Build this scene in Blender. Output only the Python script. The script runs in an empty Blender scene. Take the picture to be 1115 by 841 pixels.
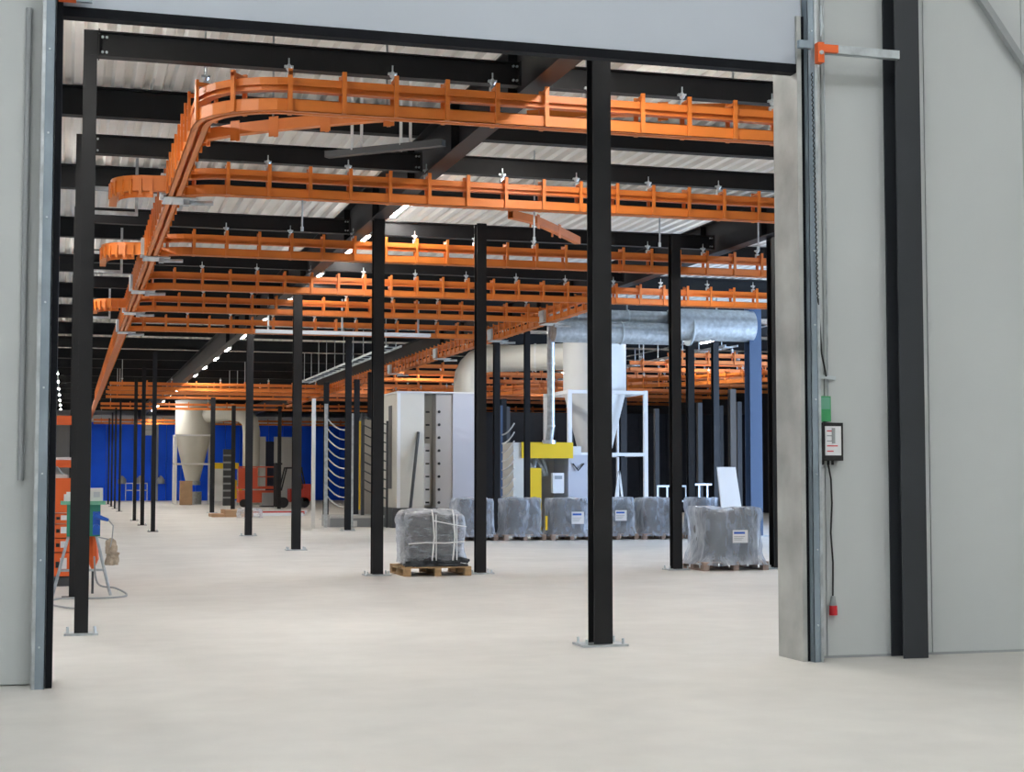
import bpy, math, random
from mathutils import Vector, Matrix, noise

random.seed(7)
scene = bpy.context.scene
col = scene.collection
R = math.radians

# ------------------------------------------------------------------ camera
IMG_W, IMG_H, FPX, CAM_H = 1115, 841, 1700.0, 1.5
PITCH = math.atan(101.5 / FPX)
YAW = math.atan(484.1 * math.cos(PITCH) / FPX)
cd = bpy.data.cameras.new('camera')
cd.sensor_fit = 'HORIZONTAL'
cd.sensor_width = 36.0
cd.lens = FPX / IMG_W * 36.0
cd.clip_end = 400
cam = bpy.data.objects.new('camera', cd)
cam.location = (0, 0, CAM_H)
cam.rotation_euler = (math.pi / 2 + PITCH, 0, -YAW)
col.objects.link(cam)
scene.camera = cam

# ------------------------------------------------------------------ world, exposure
w = bpy.data.worlds.new('world')
scene.world = w
w.use_nodes = True
w.node_tree.nodes['Background'].inputs[0].default_value = (0.55, 0.72, 1.0, 1)
w.node_tree.nodes['Background'].inputs[1].default_value = 0.6
vs = scene.view_settings
vs.view_transform = 'Standard'
vs.look = 'None'
vs.exposure = 2.0
vs.gamma = 1.0
vs.use_curve_mapping = False
scene.cycles.max_bounces = 10
scene.cycles.diffuse_bounces = 6
scene.cycles.transparent_max_bounces = 12
LAMP = 51.0          # radiance of the LED diffusers in the hall
LAMP_FRONT = 64.0    # radiance of the lamps on the camera's side of the doorway

# daylight that comes in through the open gate in the hall's right-hand wall
dl = bpy.data.lights.new('daylight', 'AREA')
dl.shape = 'RECTANGLE'
dl.size, dl.size_y = 9.0, 4.6
dl.energy = 1300
dl.color = (0.5, 0.68, 1.0)
dlo = bpy.data.objects.new('daylight', dl)
dlo.location = (29.9, 33.5, 2.4)
dlo.rotation_euler = (R(90), 0, R(90))
col.objects.link(dlo)

# ------------------------------------------------------------------ materials
MATS = {}


def mat(name, rgb, rough=0.5, metal=0.0, var=0.0, scale=3.0, bump=0.0, bscale=40.0, spec=0.5, emit=None, detail=4.0):
    if name in MATS:
        return MATS[name]
    m = bpy.data.materials.new(name)
    m.use_nodes = True
    nt = m.node_tree
    b = nt.nodes['Principled BSDF']
    b.inputs['Base Color'].default_value = (*rgb, 1)
    b.inputs['Roughness'].default_value = rough
    b.inputs['Metallic'].default_value = metal
    b.inputs['Specular IOR Level'].default_value = spec
    tc = nt.nodes.new('ShaderNodeTexCoord')
    if var > 0:
        n = nt.nodes.new('ShaderNodeTexNoise')
        n.inputs['Scale'].default_value = scale
        n.inputs['Detail'].default_value = detail
        nt.links.new(tc.outputs['Object'], n.inputs['Vector'])
        mr = nt.nodes.new('ShaderNodeMapRange')
        mr.inputs['From Min'].default_value = 0.3
        mr.inputs['From Max'].default_value = 0.7
        mr.inputs['To Min'].default_value = 1 - var
        mr.inputs['To Max'].default_value = 1 + var
        nt.links.new(n.outputs['Fac'], mr.inputs['Value'])
        mx = nt.nodes.new('ShaderNodeMix')
        mx.data_type = 'RGBA'
        mx.blend_type = 'MULTIPLY'
        mx.inputs['Factor'].default_value = 1
        mx.inputs['A'].default_value = (*rgb, 1)
        nt.links.new(mr.outputs['Result'], mx.inputs['B'])
        nt.links.new(mx.outputs['Result'], b.inputs['Base Color'])
    if bump > 0:
        n2 = nt.nodes.new('ShaderNodeTexNoise')
        n2.inputs['Scale'].default_value = bscale
        nt.links.new(tc.outputs['Object'], n2.inputs['Vector'])
        bp = nt.nodes.new('ShaderNodeBump')
        bp.inputs['Strength'].default_value = bump
        bp.inputs['Distance'].default_value = 0.02
        nt.links.new(n2.outputs['Fac'], bp.inputs['Height'])
        nt.links.new(bp.outputs['Normal'], b.inputs['Normal'])
    if emit:
        b.inputs['Emission Color'].default_value = (*emit[0], 1)
        b.inputs['Emission Strength'].default_value = emit[1]
    MATS[name] = m
    return m


BLACK = mat('black_painted_steel', (0.012, 0.012, 0.013), 0.5, var=0.2, scale=2, spec=0.3)
BEAMB = mat('black_roof_steel', (0.010, 0.011, 0.012), 0.55, var=0.2, scale=1, spec=0.25)
ANTH = mat('anthracite_steel', (0.028, 0.032, 0.038), 0.5, var=0.12, scale=1)
ORANGE = mat('orange_paint', (0.72, 0.195, 0.025), 0.45, var=0.08, scale=2)
ORANGE2 = mat('signal_orange', (0.85, 0.14, 0.02), 0.45)
GALV = mat('galvanised_steel', (0.52, 0.56, 0.58), 0.42, metal=0.75, var=0.2, scale=9)
ZINC = mat('zinc_hardware', (0.62, 0.68, 0.70), 0.35, metal=0.6)
GUIDE = mat('door_guide_steel', (0.27, 0.33, 0.38), 0.45, metal=0.4, var=0.15, scale=3)
JAMB = mat('jamb_sheet', (0.46, 0.47, 0.45), 0.5, metal=0.35, var=0.25, scale=2.2, detail=7)
WALLP = mat('wall_panel_paint', (0.58, 0.61, 0.61), 0.55, var=0.03, scale=0.6)
LEAF = mat('door_leaf_paint', (0.52, 0.57, 0.64), 0.5, var=0.02, scale=0.8)
SEAL = mat('rubber_seal', (0.007, 0.008, 0.011), 0.7, spec=0.15)
DECK = mat('roof_deck_paint', (0.86, 0.84, 0.79), 0.7, var=0.04, scale=1, spec=0.15)
BLUE = mat('blue_sheet', (0.012, 0.13, 1.0), 0.5, var=0.08, scale=0.5, spec=0.2)
CREAM = mat('cream_sheet', (0.66, 0.64, 0.57), 0.5, var=0.04, scale=1)
PALE = mat('pale_grey_sheet', (0.68, 0.68, 0.66), 0.45, var=0.04, scale=1)
TAUPE = mat('taupe_sheet', (0.42, 0.39, 0.36), 0.5)
LAV = mat('cool_grey_sheet', (0.50, 0.51, 0.56), 0.45)
WHITE = mat('white_paint', (0.80, 0.80, 0.80), 0.45)
YELLOW = mat('yellow_paint', (0.85, 0.57, 0.02), 0.4)
GREEN = mat('green_plastic', (0.03, 0.26, 0.17), 0.4)
GREENL = mat('light_green_plastic', (0.16, 0.44, 0.30), 0.45)
GREENB = mat('green_button', (0.05, 0.36, 0.13), 0.4)
BLUEP = mat('blue_plastic', (0.02, 0.12, 0.55), 0.35)
RED = mat('red_paint', (0.55, 0.05, 0.03), 0.4)
REDP = mat('red_plastic', (0.65, 0.02, 0.03), 0.35)
LIFT = mat('orange_red_paint', (0.62, 0.09, 0.03), 0.45)
RUBBER = mat('black_rubber', (0.012, 0.012, 0.012), 0.55)
GREYP = mat('grey_plastic', (0.35, 0.37, 0.38), 0.5)
DARKG = mat('dark_grey_steel', (0.06, 0.065, 0.07), 0.45)
PAPER = mat('paper_label', (0.82, 0.83, 0.85), 0.6)
WOOD = mat('pallet_wood', (0.46, 0.30, 0.15), 0.75, var=0.3, scale=5)
WOOD2 = mat('weathered_wood', (0.34, 0.26, 0.22), 0.8, var=0.3, scale=5)
CARD = mat('cardboard', (0.47, 0.30, 0.17), 0.8, var=0.1)
BEIGE = mat('beige_cloth', (0.42, 0.34, 0.26), 0.9, var=0.3, scale=14)
SKYBLUE = mat('daylight_tinted_steel', (0.06, 0.10, 0.18), 0.5)  # steel with the blue cast of daylight put into its base colour
DARKW = mat('dark_partition', (0.014, 0.016, 0.022), 0.6, var=0.15, spec=0.2)
ENDW = mat('end_wall_paint', (0.50, 0.51, 0.52), 0.6)
GOODS = mat('dark_goods', (0.05, 0.055, 0.06), 0.45, metal=0.3, var=0.85, scale=9, bump=0.6, bscale=9)
GOODS2 = mat('grey_goods', (0.105, 0.12, 0.14), 0.5, metal=0.2, var=0.25, scale=2.5, bump=0.3, bscale=6)
LED = mat('led_diffuser', (0.9, 0.9, 0.9), 0.4, emit=((1.0, 0.97, 0.92), LAMP))
LEDF = mat('led_diffuser_front', (0.9, 0.9, 0.9), 0.4, emit=((0.95, 0.97, 1.0), LAMP_FRONT))


def film_mat(name, fac, scale3, base):
    m = bpy.data.materials.new(name)
    m.use_nodes = True
    nt = m.node_tree
    nt.nodes.clear()
    out = nt.nodes.new('ShaderNodeOutputMaterial')
    tc = nt.nodes.new('ShaderNodeTexCoord')
    mp = nt.nodes.new('ShaderNodeMapping')
    mp.inputs['Scale'].default_value = scale3
    mp.inputs['Rotation'].default_value = (0.25, 0.35, 0.1)
    nt.links.new(tc.outputs['Object'], mp.inputs['Vector'])
    n = nt.nodes.new('ShaderNodeTexNoise')
    n.inputs['Scale'].default_value = 1.0
    n.inputs['Detail'].default_value = 3
    n.inputs['Distortion'].default_value = 0.6
    nt.links.new(mp.outputs['Vector'], n.inputs['Vector'])
    bp = nt.nodes.new('ShaderNodeBump')
    bp.inputs['Strength'].default_value = 0.9
    bp.inputs['Distance'].default_value = 0.06
    nt.links.new(n.outputs['Fac'], bp.inputs['Height'])
    pb = nt.nodes.new('ShaderNodeBsdfPrincipled')
    pb.inputs['Base Color'].default_value = (*base, 1)
    pb.inputs['Roughness'].default_value = 0.13
    pb.inputs['Specular IOR Level'].default_value = 1.0
    nt.links.new(bp.outputs['Normal'], pb.inputs['Normal'])
    tr = nt.nodes.new('ShaderNodeBsdfTransparent')
    lw = nt.nodes.new('ShaderNodeLayerWeight')
    lw.inputs['Blend'].default_value = 0.35
    nt.links.new(bp.outputs['Normal'], lw.inputs['Normal'])
    mr = nt.nodes.new('ShaderNodeMapRange')
    mr.inputs['From Min'].default_value = 0.45
    mr.inputs['From Max'].default_value = 0.75
    mr.inputs['To Min'].default_value = 0.0
    mr.inputs['To Max'].default_value = fac * 1.1
    nt.links.new(n.outputs['Fac'], mr.inputs['Value'])
    a1 = nt.nodes.new('ShaderNodeMath')
    a1.operation = 'MULTIPLY_ADD'
    nt.links.new(lw.outputs['Facing'], a1.inputs[0])
    a1.inputs[1].default_value = 0.75
    a1.inputs[2].default_value = fac
    a2 = nt.nodes.new('ShaderNodeMath')
    a2.operation = 'ADD'
    a2.use_clamp = True
    nt.links.new(a1.outputs[0], a2.inputs[0])
    nt.links.new(mr.outputs['Result'], a2.inputs[1])
    mx = nt.nodes.new('ShaderNodeMixShader')
    nt.links.new(a2.outputs[0], mx.inputs['Fac'])
    nt.links.new(tr.outputs[0], mx.inputs[1])
    nt.links.new(pb.outputs[0], mx.inputs[2])
    nt.links.new(mx.outputs[0], out.inputs['Surface'])
    return m


FILM = film_mat('stretch_film', 0.15, (5, 5, 13), (0.80, 0.85, 0.92))
FILM2 = film_mat('thin_plastic_hood', 0.22, (6, 6, 2.6), (0.70, 0.78, 0.90))


def floor_mat():
    m = bpy.data.materials.new('concrete_floor')
    m.use_nodes = True
    nt = m.node_tree
    b = nt.nodes['Principled BSDF']
    tc = nt.nodes.new('ShaderNodeTexCoord')

    def ns(scale, detail, lo, hi, a, c):
        n = nt.nodes.new('ShaderNodeTexNoise')
        n.inputs['Scale'].default_value = scale
        n.inputs['Detail'].default_value = detail
        nt.links.new(tc.outputs['Object'], n.inputs['Vector'])
        mr = nt.nodes.new('ShaderNodeMapRange')
        mr.inputs['From Min'].default_value = lo
        mr.inputs['From Max'].default_value = hi
        mr.inputs['To Min'].default_value = a
        mr.inputs['To Max'].default_value = c
        nt.links.new(n.outputs['Fac'], mr.inputs['Value'])
        return mr.outputs['Result']
    m1 = nt.nodes.new('ShaderNodeMath')
    m1.operation = 'MULTIPLY'
    nt.links.new(ns(0.35, 6, 0.3, 0.7, 0.90, 1.06), m1.inputs[0])
    nt.links.new(ns(3.0, 8, 0.3, 0.75, 0.95, 1.03), m1.inputs[1])
    mx = nt.nodes.new('ShaderNodeMix')
    mx.data_type = 'RGBA'
    mx.blend_type = 'MULTIPLY'
    mx.inputs['Factor'].default_value = 1
    mx.inputs['A'].default_value = (0.66, 0.642, 0.605, 1)
    nt.links.new(m1.outputs[0], mx.inputs['B'])
    nt.links.new(mx.outputs['Result'], b.inputs['Base Color'])
    nt.links.new(ns(1.2, 5, 0.3, 0.7, 0.42, 0.62), b.inputs['Roughness'])
    b.inputs['Specular IOR Level'].default_value = 0.3
    return m


FLOOR = floor_mat()


# ------------------------------------------------------------------ mesh helpers
class MB:
    def __init__(self):
        self.v, self.f = [], []

    def add(self, vs, fs):
        o = len(self.v)
        self.v += [tuple(p) for p in vs]
        self.f += [tuple(i + o for i in q) for q in fs]
        return self

    def box(self, x0, x1, y0, y1, z0, z1):
        return self.add([(x0, y0, z0), (x1, y0, z0), (x1, y1, z0), (x0, y1, z0), (x0, y0, z1), (x1, y0, z1), (x1, y1, z1), (x0, y1, z1)],
                        [(3, 2, 1, 0), (4, 5, 6, 7), (0, 1, 5, 4), (1, 2, 6, 5), (2, 3, 7, 6), (3, 0, 4, 7)])

    def bar(self, a, b, wx, wz, up=(0, 0, 1)):
        a, b = Vector(a), Vector(b)
        d = (b - a).normalized()
        u = Vector(up)
        if abs(d.dot(u)) > 0.98:
            u = Vector((0, 1, 0))
        s = d.cross(u).normalized()
        u = s.cross(d).normalized()
        q = [(-1, -1), (1, -1), (1, 1), (-1, 1)]
        vs = [p + s * wx / 2 * i + u * wz / 2 * j for p in (a, b) for i, j in q]
        return self.add(vs, [(0, 1, 2, 3), (7, 6, 5, 4), (0, 4, 5, 1), (1, 5, 6, 2), (2, 6, 7, 3), (3, 7, 4, 0)])

    def tube(self, pts, r, n=8, cap=True):
        pts = [Vector(p) for p in pts]
        rs = r if isinstance(r, (list, tuple)) else [r] * len(pts)
        rings = []
        prev = None
        for i, p in enumerate(pts):
            d = (pts[min(i + 1, len(pts) - 1)] - pts[max(i - 1, 0)]).normalized()
            if prev is None:
                u = Vector((0, 0, 1)) if abs(d.z) < 0.95 else Vector((1, 0, 0))
                u = (u - d * u.dot(d)).normalized()
            else:
                u = (prev - d * prev.dot(d)).normalized()
            prev = u
            s = d.cross(u)
            rings.append([p + (u * math.cos(2 * math.pi * k / n) + s * math.sin(2 * math.pi * k / n)) * rs[i] for k in range(n)])
        vs = [q for g in rings for q in g]
        fs = []
        for i in range(len(pts) - 1):
            for k in range(n):
                fs.append((i * n + k, (i + 1) * n + k, (i + 1) * n + (k + 1) % n, i * n + (k + 1) % n))
        if cap:
            fs.append(tuple(range(n)))
            fs.append(tuple((len(pts) - 1) * n + k for k in reversed(range(n))))
        return self.add(vs, fs)

    def sweep(self, path, o0, o1, z0, z1):
        """rectangle (lateral o0..o1, height z0..z1) swept along a flat path of (x, y)"""
        P = [Vector((p[0], p[1])) for p in path]
        vs = []
        for i, p in enumerate(P):
            d0 = (P[i] - P[i - 1]).normalized() if i else None
            d1 = (P[i + 1] - P[i]).normalized() if i < len(P) - 1 else None
            d = ((d0 or d1) + (d1 or d0)).normalized()
            nrm = Vector((-d.y, d.x))
            k = 1.0 / max(0.5, d.dot(d0 or d1))
            a, b = p + nrm * o0 * k, p + nrm * o1 * k
            vs += [(a.x, a.y, z0), (b.x, b.y, z0), (b.x, b.y, z1), (a.x, a.y, z1)]
        fs = [(0, 1, 2, 3)]
        for i in range(len(P) - 1):
            for k in range(4):
                fs.append((i * 4 + k, i * 4 + 4 + k, i * 4 + 4 + (k + 1) % 4, i * 4 + (k + 1) % 4))
        m = (len(P) - 1) * 4
        fs.append((m + 3, m + 2, m + 1, m))
        return self.add(vs, fs)

    def mesh(self, name, material, smooth=False):
        me = bpy.data.meshes.new(name)
        me.from_pydata(self.v, [], self.f)
        me.materials.append(material)
        import bmesh
        bm = bmesh.new()
        bm.from_mesh(me)
        bmesh.ops.recalc_face_normals(bm, faces=bm.faces)
        bm.to_mesh(me)
        bm.free()
        if smooth:
            for p in me.polygons:
                p.use_smooth = True
            try:
                me.set_sharp_from_angle(angle=R(40))
            except Exception:
                pass
        return me

    def build(self, name, material, parent=None, smooth=False, loc=None):
        return inst(name, self.mesh(name, material, smooth), parent, loc)


def inst(name, me, parent=None, loc=None, rz=0.0):
    o = bpy.data.objects.new(name, me)
    col.objects.link(o)
    if parent is not None:
        o.parent = parent
    if loc is not None:
        o.location = loc
    if rz:
        o.rotation_euler = (0, 0, rz)
    return o


def tag(o, label, cat, group=None):
    o['label'] = label
    o['category'] = cat
    if group:
        o['group'] = group
    return o


def thing(name, label, cat, loc=(0, 0, 0), rz=0.0, group=None):
    o = bpy.data.objects.new(name, None)
    o.empty_display_size = 0.2
    col.objects.link(o)
    o.location = loc
    o.rotation_euler = (0, 0, rz)
    return tag(o, label, cat, group)


def struct(o):
    o['kind'] = 'structure'
    return o


def B(x0, x1, y0, y1, z0, z1):
    return MB().box(x0, x1, y0, y1, z0, z1)


def arc(cx, cy, r, a0, a1, n=8):
    return [(cx + r * math.cos(R(a0 + (a1 - a0) * i / n)), cy + r * math.sin(R(a0 + (a1 - a0) * i / n))) for i in range(n + 1)]


def smooth_path(pts, n=6):
    P = [Vector(q) for q in pts]
    out = []
    for i in range(len(P) - 1):
        a, b_, c, d = P[max(i - 1, 0)], P[i], P[i + 1], P[min(i + 2, len(P) - 1)]
        for k in range(n):
            u = k / n
            out.append(0.5 * (2 * b_ + (c - a) * u + (2 * a - 5 * b_ + 4 * c - d) * u * u + (3 * b_ - a - 3 * c + d) * u ** 3))
    return out + [P[-1]]


ORD = ['first', 'second', 'third', 'fourth', 'fifth', 'sixth', 'seventh', 'eighth', 'ninth', 'tenth', 'eleventh', 'twelfth',
       'thirteenth', 'fourteenth', 'fifteenth', 'sixteenth', 'seventeenth', 'eighteenth', 'nineteenth', 'twentieth']

# ================================================================== THE SETTING
HX0, HX1, HY0, HY1, HZ = -3.0, 30.0, 12.2, 116.0, 6.6      # the production hall
FX0, FX1, FY0, FZ = -8.0, 15.0, -12.0, 9.0                 # the hall the camera stands in
struct(B(-9, 31, FY0 - 0.5, HY1 + 0.5, -0.3, 0).build('floor', FLOOR))

# roof: trapezoid deck with its ribs running away from the doorway, roof beams below it as parts
ceil = MB()
prof = []
x = HX0
while x < HX1:
    prof += [(x, HZ), (x + 0.10, HZ), (x + 0.135, HZ + 0.07), (x + 0.215, HZ + 0.07)]
    x += 0.25
vs, fs = [], []
for (px, pz) in prof:
    vs += [(px, HY0 - 0.2, pz), (px, HY1, pz)]
for i in range(len(prof) - 1):
    fs.append((2 * i, 2 * i + 1, 2 * i + 3, 2 * i + 2))
ceil.add(vs, fs)
ceiling = struct(ceil.build('ceiling', DECK))
rb = MB().box(HX0, HX1, -0.09, 0.09, 6.2, 6.22).box(HX0, HX1, -0.09, 0.09, 6.565, 6.585).box(HX0, HX1, -0.01, 0.01, 6.22, 6.565)
rbm = rb.mesh('roof_beam', BEAMB)
k = 0
while 15.5 + 5.27 * k < HY1 - 1:
    inst('roof_beam', rbm, ceiling, (0, 15.5 + 5.27 * k, 0))
    k += 1

struct(B(HX0 - 0.2, HX0, HY0, HY1, 0, 6.7).build('wall_left', ENDW))
wr = MB().box(HX1, HX1 + 0.2, HY0, 29, 0, 6.7).box(HX1, HX1 + 0.2, 38, HY1, 0, 6.7).box(HX1, HX1 + 0.2, 29, 38, 4.7, 6.7)
struct(wr.build('wall_right', DARKW))
struct(B(HX0, HX1, HY1, HY1 + 0.2, 0, 6.7).build('wall_far', ENDW))

# wall with the doorway: sandwich panels with recessed joints
OX0, OX1, OZ = -0.09, 5.88, 5.4
wd = struct(B(FX0, OX0, 12.04, 12.2, 0, FZ).box(OX1, HX1, 12.04, 12.2, 0, FZ).box(OX0, OX1, 12.04, 12.2, OZ, FZ).build('wall_doorway', WALLP))


def panels(xs):
    for a, b in zip(xs[:-1], xs[1:]):
        MB().box(a + 0.004, b - 0.004, 12.0, 12.045, 0.012, FZ).build('wall_panel', WALLP, wd)


panels([-4.0, -3.0, -2.0, -1.05, OX0])
panels([OX1, 6.165, 7.16, 8.15, 9.14, 10.1])
struct(B(OX1 + 0.1, 12, 11.985, 12.0, 0, 0.02).build('baseboard_right', GREYP))

# the camera's own hall closes behind it
struct(B(FX0 - 0.2, FX0, FY0, 12.2, 0, FZ).build('wall_front_left', WALLP))
struct(B(FX1, FX1 + 0.2, FY0, 12.2, 0, FZ).build('wall_front_right', WALLP))
struct(B(FX0, FX1, FY0 - 0.2, FY0, 0, FZ).build('wall_back', WALLP))
struct(B(FX0, FX1, FY0, 12.2, FZ, FZ + 0.2).build('ceiling_front', DECK))

# ------------------------------------------------------------------ raised door, guides, jambs
door = thing('door_1', 'pale grey lifting door leaf raised above the doorway with black rubber seal', 'door', (0, 0, 0))
door['kind'] = 'structure'
del door['category']
B(-0.13, 5.9, 11.83, 11.90, 4.985, 8.6).build('door_leaf', LEAF, door)
B(-0.13, 5.9, 11.81, 11.92, 4.915, 4.99).build('bottom_seal', SEAL, door)

jr = thing('trim_1', 'galvanised sheet jamb lining the right side of the doorway', 'jamb')
jr['kind'] = 'structure'
del jr['category']
B(5.845, 5.885, 11.80, 12.26, 0, 5.4).build('jamb_sheet', JAMB, jr)
B(5.886, 5.915, 11.81, 11.84, 0, 5.4).build('rubber_strip', SEAL, jr)
jl = thing('trim_2', 'galvanised sheet jamb lining the left side of the doorway', 'jamb')
jl['kind'] = 'structure'
del jl['category']
B(-0.13, -0.085, 11.79, 12.26, 0, 5.4).build('rubber_strip', SEAL, jl)


def guide(x0, x1, y0, label, mirror):
    t = thing('door_guide_rail', label, 'rail')
    m = MB().box(x0, x1, y0 + 0.10, y0 + 0.106, 0, 8.6)
    m.box(x0, x0 + 0.006, y0, y0 + 0.10, 0, 8.6).box(x1 - 0.006, x1, y0, y0 + 0.10, 0, 8.6)
    m.box(x0, x1, y0, y0 + 0.006, 0, 8.6)
    m.build('channel', GUIDE, t)
    e = x0 if mirror else x1
    B(e - 0.012, e + 0.012, y0 - 0.012, y0 + 0.16, 0, 8.6).build('edge_strip', GALV, t)
    for k in range(9):
        MB().tube([((x0 + x1) / 2, y0 - 0.012, 0.3 + 0.62 * k), ((x0 + x1) / 2, y0, 0.3 + 0.62 * k)], 0.008, 6).build('bolt', ZINC, t)
    return t


guide(5.915, 5.985, 11.74, 'blue-grey galvanised guide rail up the right side of the doorway', False)
guide(-0.215, -0.135, 11.74, 'blue-grey galvanised guide rail up the left side of the doorway', True)

# anthracite building column in front of the wall
t = thing('building_column', 'wide anthracite steel column in front of the panel wall right of the doorway', 'column')
MB().box(6.755, 6.985, 11.77, 11.785, 0, FZ).box(6.755, 6.985, 11.97, 11.985, 0, FZ).build('flange', ANTH, t)
B(6.86, 6.88, 11.785, 11.97, 0, FZ).build('web', ANTH, t)

# horizontal tie between guide and column
t = thing('tie_bar', 'grey steel tie bar from guide rail to anthracite column', 'bar')
B(6.06, 6.757, 11.70, 11.765, 5.075, 5.145).build('bar', GALV, t)
B(5.80, 5.92, 11.66, 11.70, 5.09, 5.155).build('end_bracket', GUIDE, t)
t = thing('roller_carrier', 'orange roller carrier bracket at the top right corner of the doorway', 'bracket')
B(5.975, 6.03, 11.66, 11.735, 4.98, 5.15).build('plate', ORANGE2, t)
B(6.03, 6.16, 11.66, 11.70, 5.07, 5.135).build('arm', ORANGE2, t)
MB().tube([(6.0, 11.645, 5.06), (6.0, 11.66, 5.06)], 0.018, 8).build('bolt', ZINC, t)
t = thing('roller_carrier', 'orange roller carrier bracket at the top left corner of the doorway', 'bracket')
B(-0.12, 0.005, 11.66, 11.735, 4.995, 5.16).build('plate', ORANGE2, t)
B(0.005, 0.12, 11.70, 11.735, 5.0, 5.14).build('arm', GUIDE, t)
t = thing('spring_hook', 'zinc spring hook hanging in the right guide rail above the carrier', 'hook')
MB().tube([(6.035, 11.72, 5.48), (6.03, 11.72, 5.36), (6.04, 11.72, 5.30), (6.03, 11.72, 5.22)], [0.006, 0.016, 0.016, 0.006], 8).build('hook_body', ZINC, t)
MB().tube([(6.035, 11.72, 5.48), (6.035, 11.72, 8.4)], 0.005, 6).build('cable', GALV, t)

# small grey conduit on the left wall
t = thing('wall_conduit', 'slim grey vertical conduit on the wall left of the doorway', 'conduit')
MB().tube([(-0.33, 11.97, 1.49), (-0.33, 11.97, 5.0)], 0.022, 10).build('pipe', GREYP, t, True)
for z in (1.7, 3.2, 4.7):
    B(-0.355, -0.305, 11.965, 12.0, z, z + 0.03).build('clip', GALV, t)
# brace in the top right corner
tag(MB().bar((7.62, 11.93, 5.85), (8.25, 11.93, 5.02), 0.06, 0.06).build('wall_brace', GREYP), 'grey diagonal brace at the top right corner of the wall', 'brace')

# control box, cables, plug
t = thing('control_box', 'black door control box with white face on the wall beside the guide rail', 'box')
B(6.095, 6.285, 11.90, 12.0, 1.655, 1.975).build('housing', RUBBER, t)
f = B(6.115, 6.262, 11.892, 11.90, 1.70, 1.945).build('front_plate', PAPER, t)
for z, wd_ in ((1.90, .05), (1.86, .07), (1.815, .05), (1.775, .10), (1.73, .06)):
    B(6.13, 6.13 + wd_, 11.8905, 11.892, z, z + 0.009).build('print_line', REDP if z in (1.775, 1.73, 1.90) else GREYP, f)
B(6.175, 6.205, 11.888, 11.8905, 1.80, 1.93).build('keypad', GREYP, f)
for x in (6.12, 6.17, 6.21):
    MB().tube([(x, 11.95, 1.655), (x, 11.95, 1.62)], 0.012, 8).build('cable_gland', RUBBER, t)
t = thing('junction_box', 'small green junction box just above the black control box', 'box')
B(6.075, 6.19, 11.93, 12.0, 1.985, 2.20).build('housing', GREENB, t)
B(6.085, 6.18, 11.925, 11.93, 2.09, 2.19).build('cover', GREENL, t)
t = thing('plug_cable', 'black cable hanging from the control box with red industrial plug', 'cable')
MB().tube([(6.17, 11.95, 1.62), (6.195, 11.955, 1.5), (6.205, 11.96, 1.3), (6.19, 11.96, 1.05), (6.21, 11.965, 0.8), (6.205, 11.965, 0.52)], 0.008, 8).build('cord', RUBBER, t, True)
MB().tube([(6.205, 11.96, 0.52), (6.205, 11.96, 0.44)], [0.018, 0.03], 12).build('plug_grip', GREYP, t, True)
MB().tube([(6.205, 11.96, 0.44), (6.205, 11.96, 0.36)], [0.033, 0.035], 12).build('plug_head', REDP, t, True)
t = thing('spiral_cable', 'dark coiled cable running down beside the right guide rail', 'cable')
pts = []
for i in range(200):
    u = i / 199
    z = 4.9 - u * 1.9
    a = i * 1.4
    pts.append((5.94 + 0.03 * u + 0.006 * math.cos(a), 11.715 + 0.006 * math.sin(a), z))
MB().tube(pts, 0.005, 5).build('coil', RUBBER, t, True)
MB().tube([(5.975, 11.72, 3.0), (6.07, 11.85, 2.55), (6.16, 11.95, 2.37)], 0.008, 6).build('tail', RUBBER, t)
t = thing('wall_rod', 'thin zinc rod running down the wall to the control box', 'rod')
MB().tube([(6.185, 11.97, 1.99), (6.185, 11.97, 6.5)], 0.007, 8).build('rod', GALV, t)
MB().bar((6.06, 11.96, 2.37), (6.25, 11.96, 2.355), 0.02, 0.03).build('cross_clip', ZINC, t)
MB().tube([(6.12, 11.98, 0.06), (6.12, 11.98, 1.66)], 0.006, 6).build('lower_rod', GALV, t)

# ================================================================== STEELWORK
# H-section columns with base plate and anchor bolts
_cm = {}


def hcol_mesh(b, h, m):
    key = (b, round(h, 2), m.name)
    if key not in _cm:
        fl = MB().box(-b / 2, b / 2, -b / 2, -b / 2 + 0.012, 0.02, h).box(-b / 2, b / 2, b / 2 - 0.012, b / 2, 0.02, h).mesh('flange', m)
        wb = MB().box(-0.005, 0.005, -b / 2 + 0.012, b / 2 - 0.012, 0.02, h).mesh('web', m)
        pw = max(0.14, b * 1.22)
        bp = MB().box(-pw, pw, -pw * 0.75, pw * 0.75, 0, 0.02).mesh('base_plate', GALV if b > 0.125 else m)
        q = pw * 0.8
        bo = MB().tube([(0, 0, 0.02), (0, 0, 0.07)], 0.013, 6).mesh('anchor_bolt', ZINC)
        _cm[key] = (fl, wb, bp, bo, q, pw)
    return _cm[key]


def steel_column(x, y, h, label, b=0.16, m=None, group='black steel columns of the hall', detail=True):
    fl, wb, bp, bo, q, pw = hcol_mesh(b, h, m or BLACK)
    t = thing('steel_column', label, 'column', (x, y, 0), 0, group)
    inst('flange', fl, t)
    inst('web', wb, t)
    inst('base_plate', bp, t)
    if detail:
        for sx in (-1, 1):
            for sy in (-1, 1):
                inst('anchor_bolt', bo, t, (sx * q, sy * pw * 0.58, 0))
    return t


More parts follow.
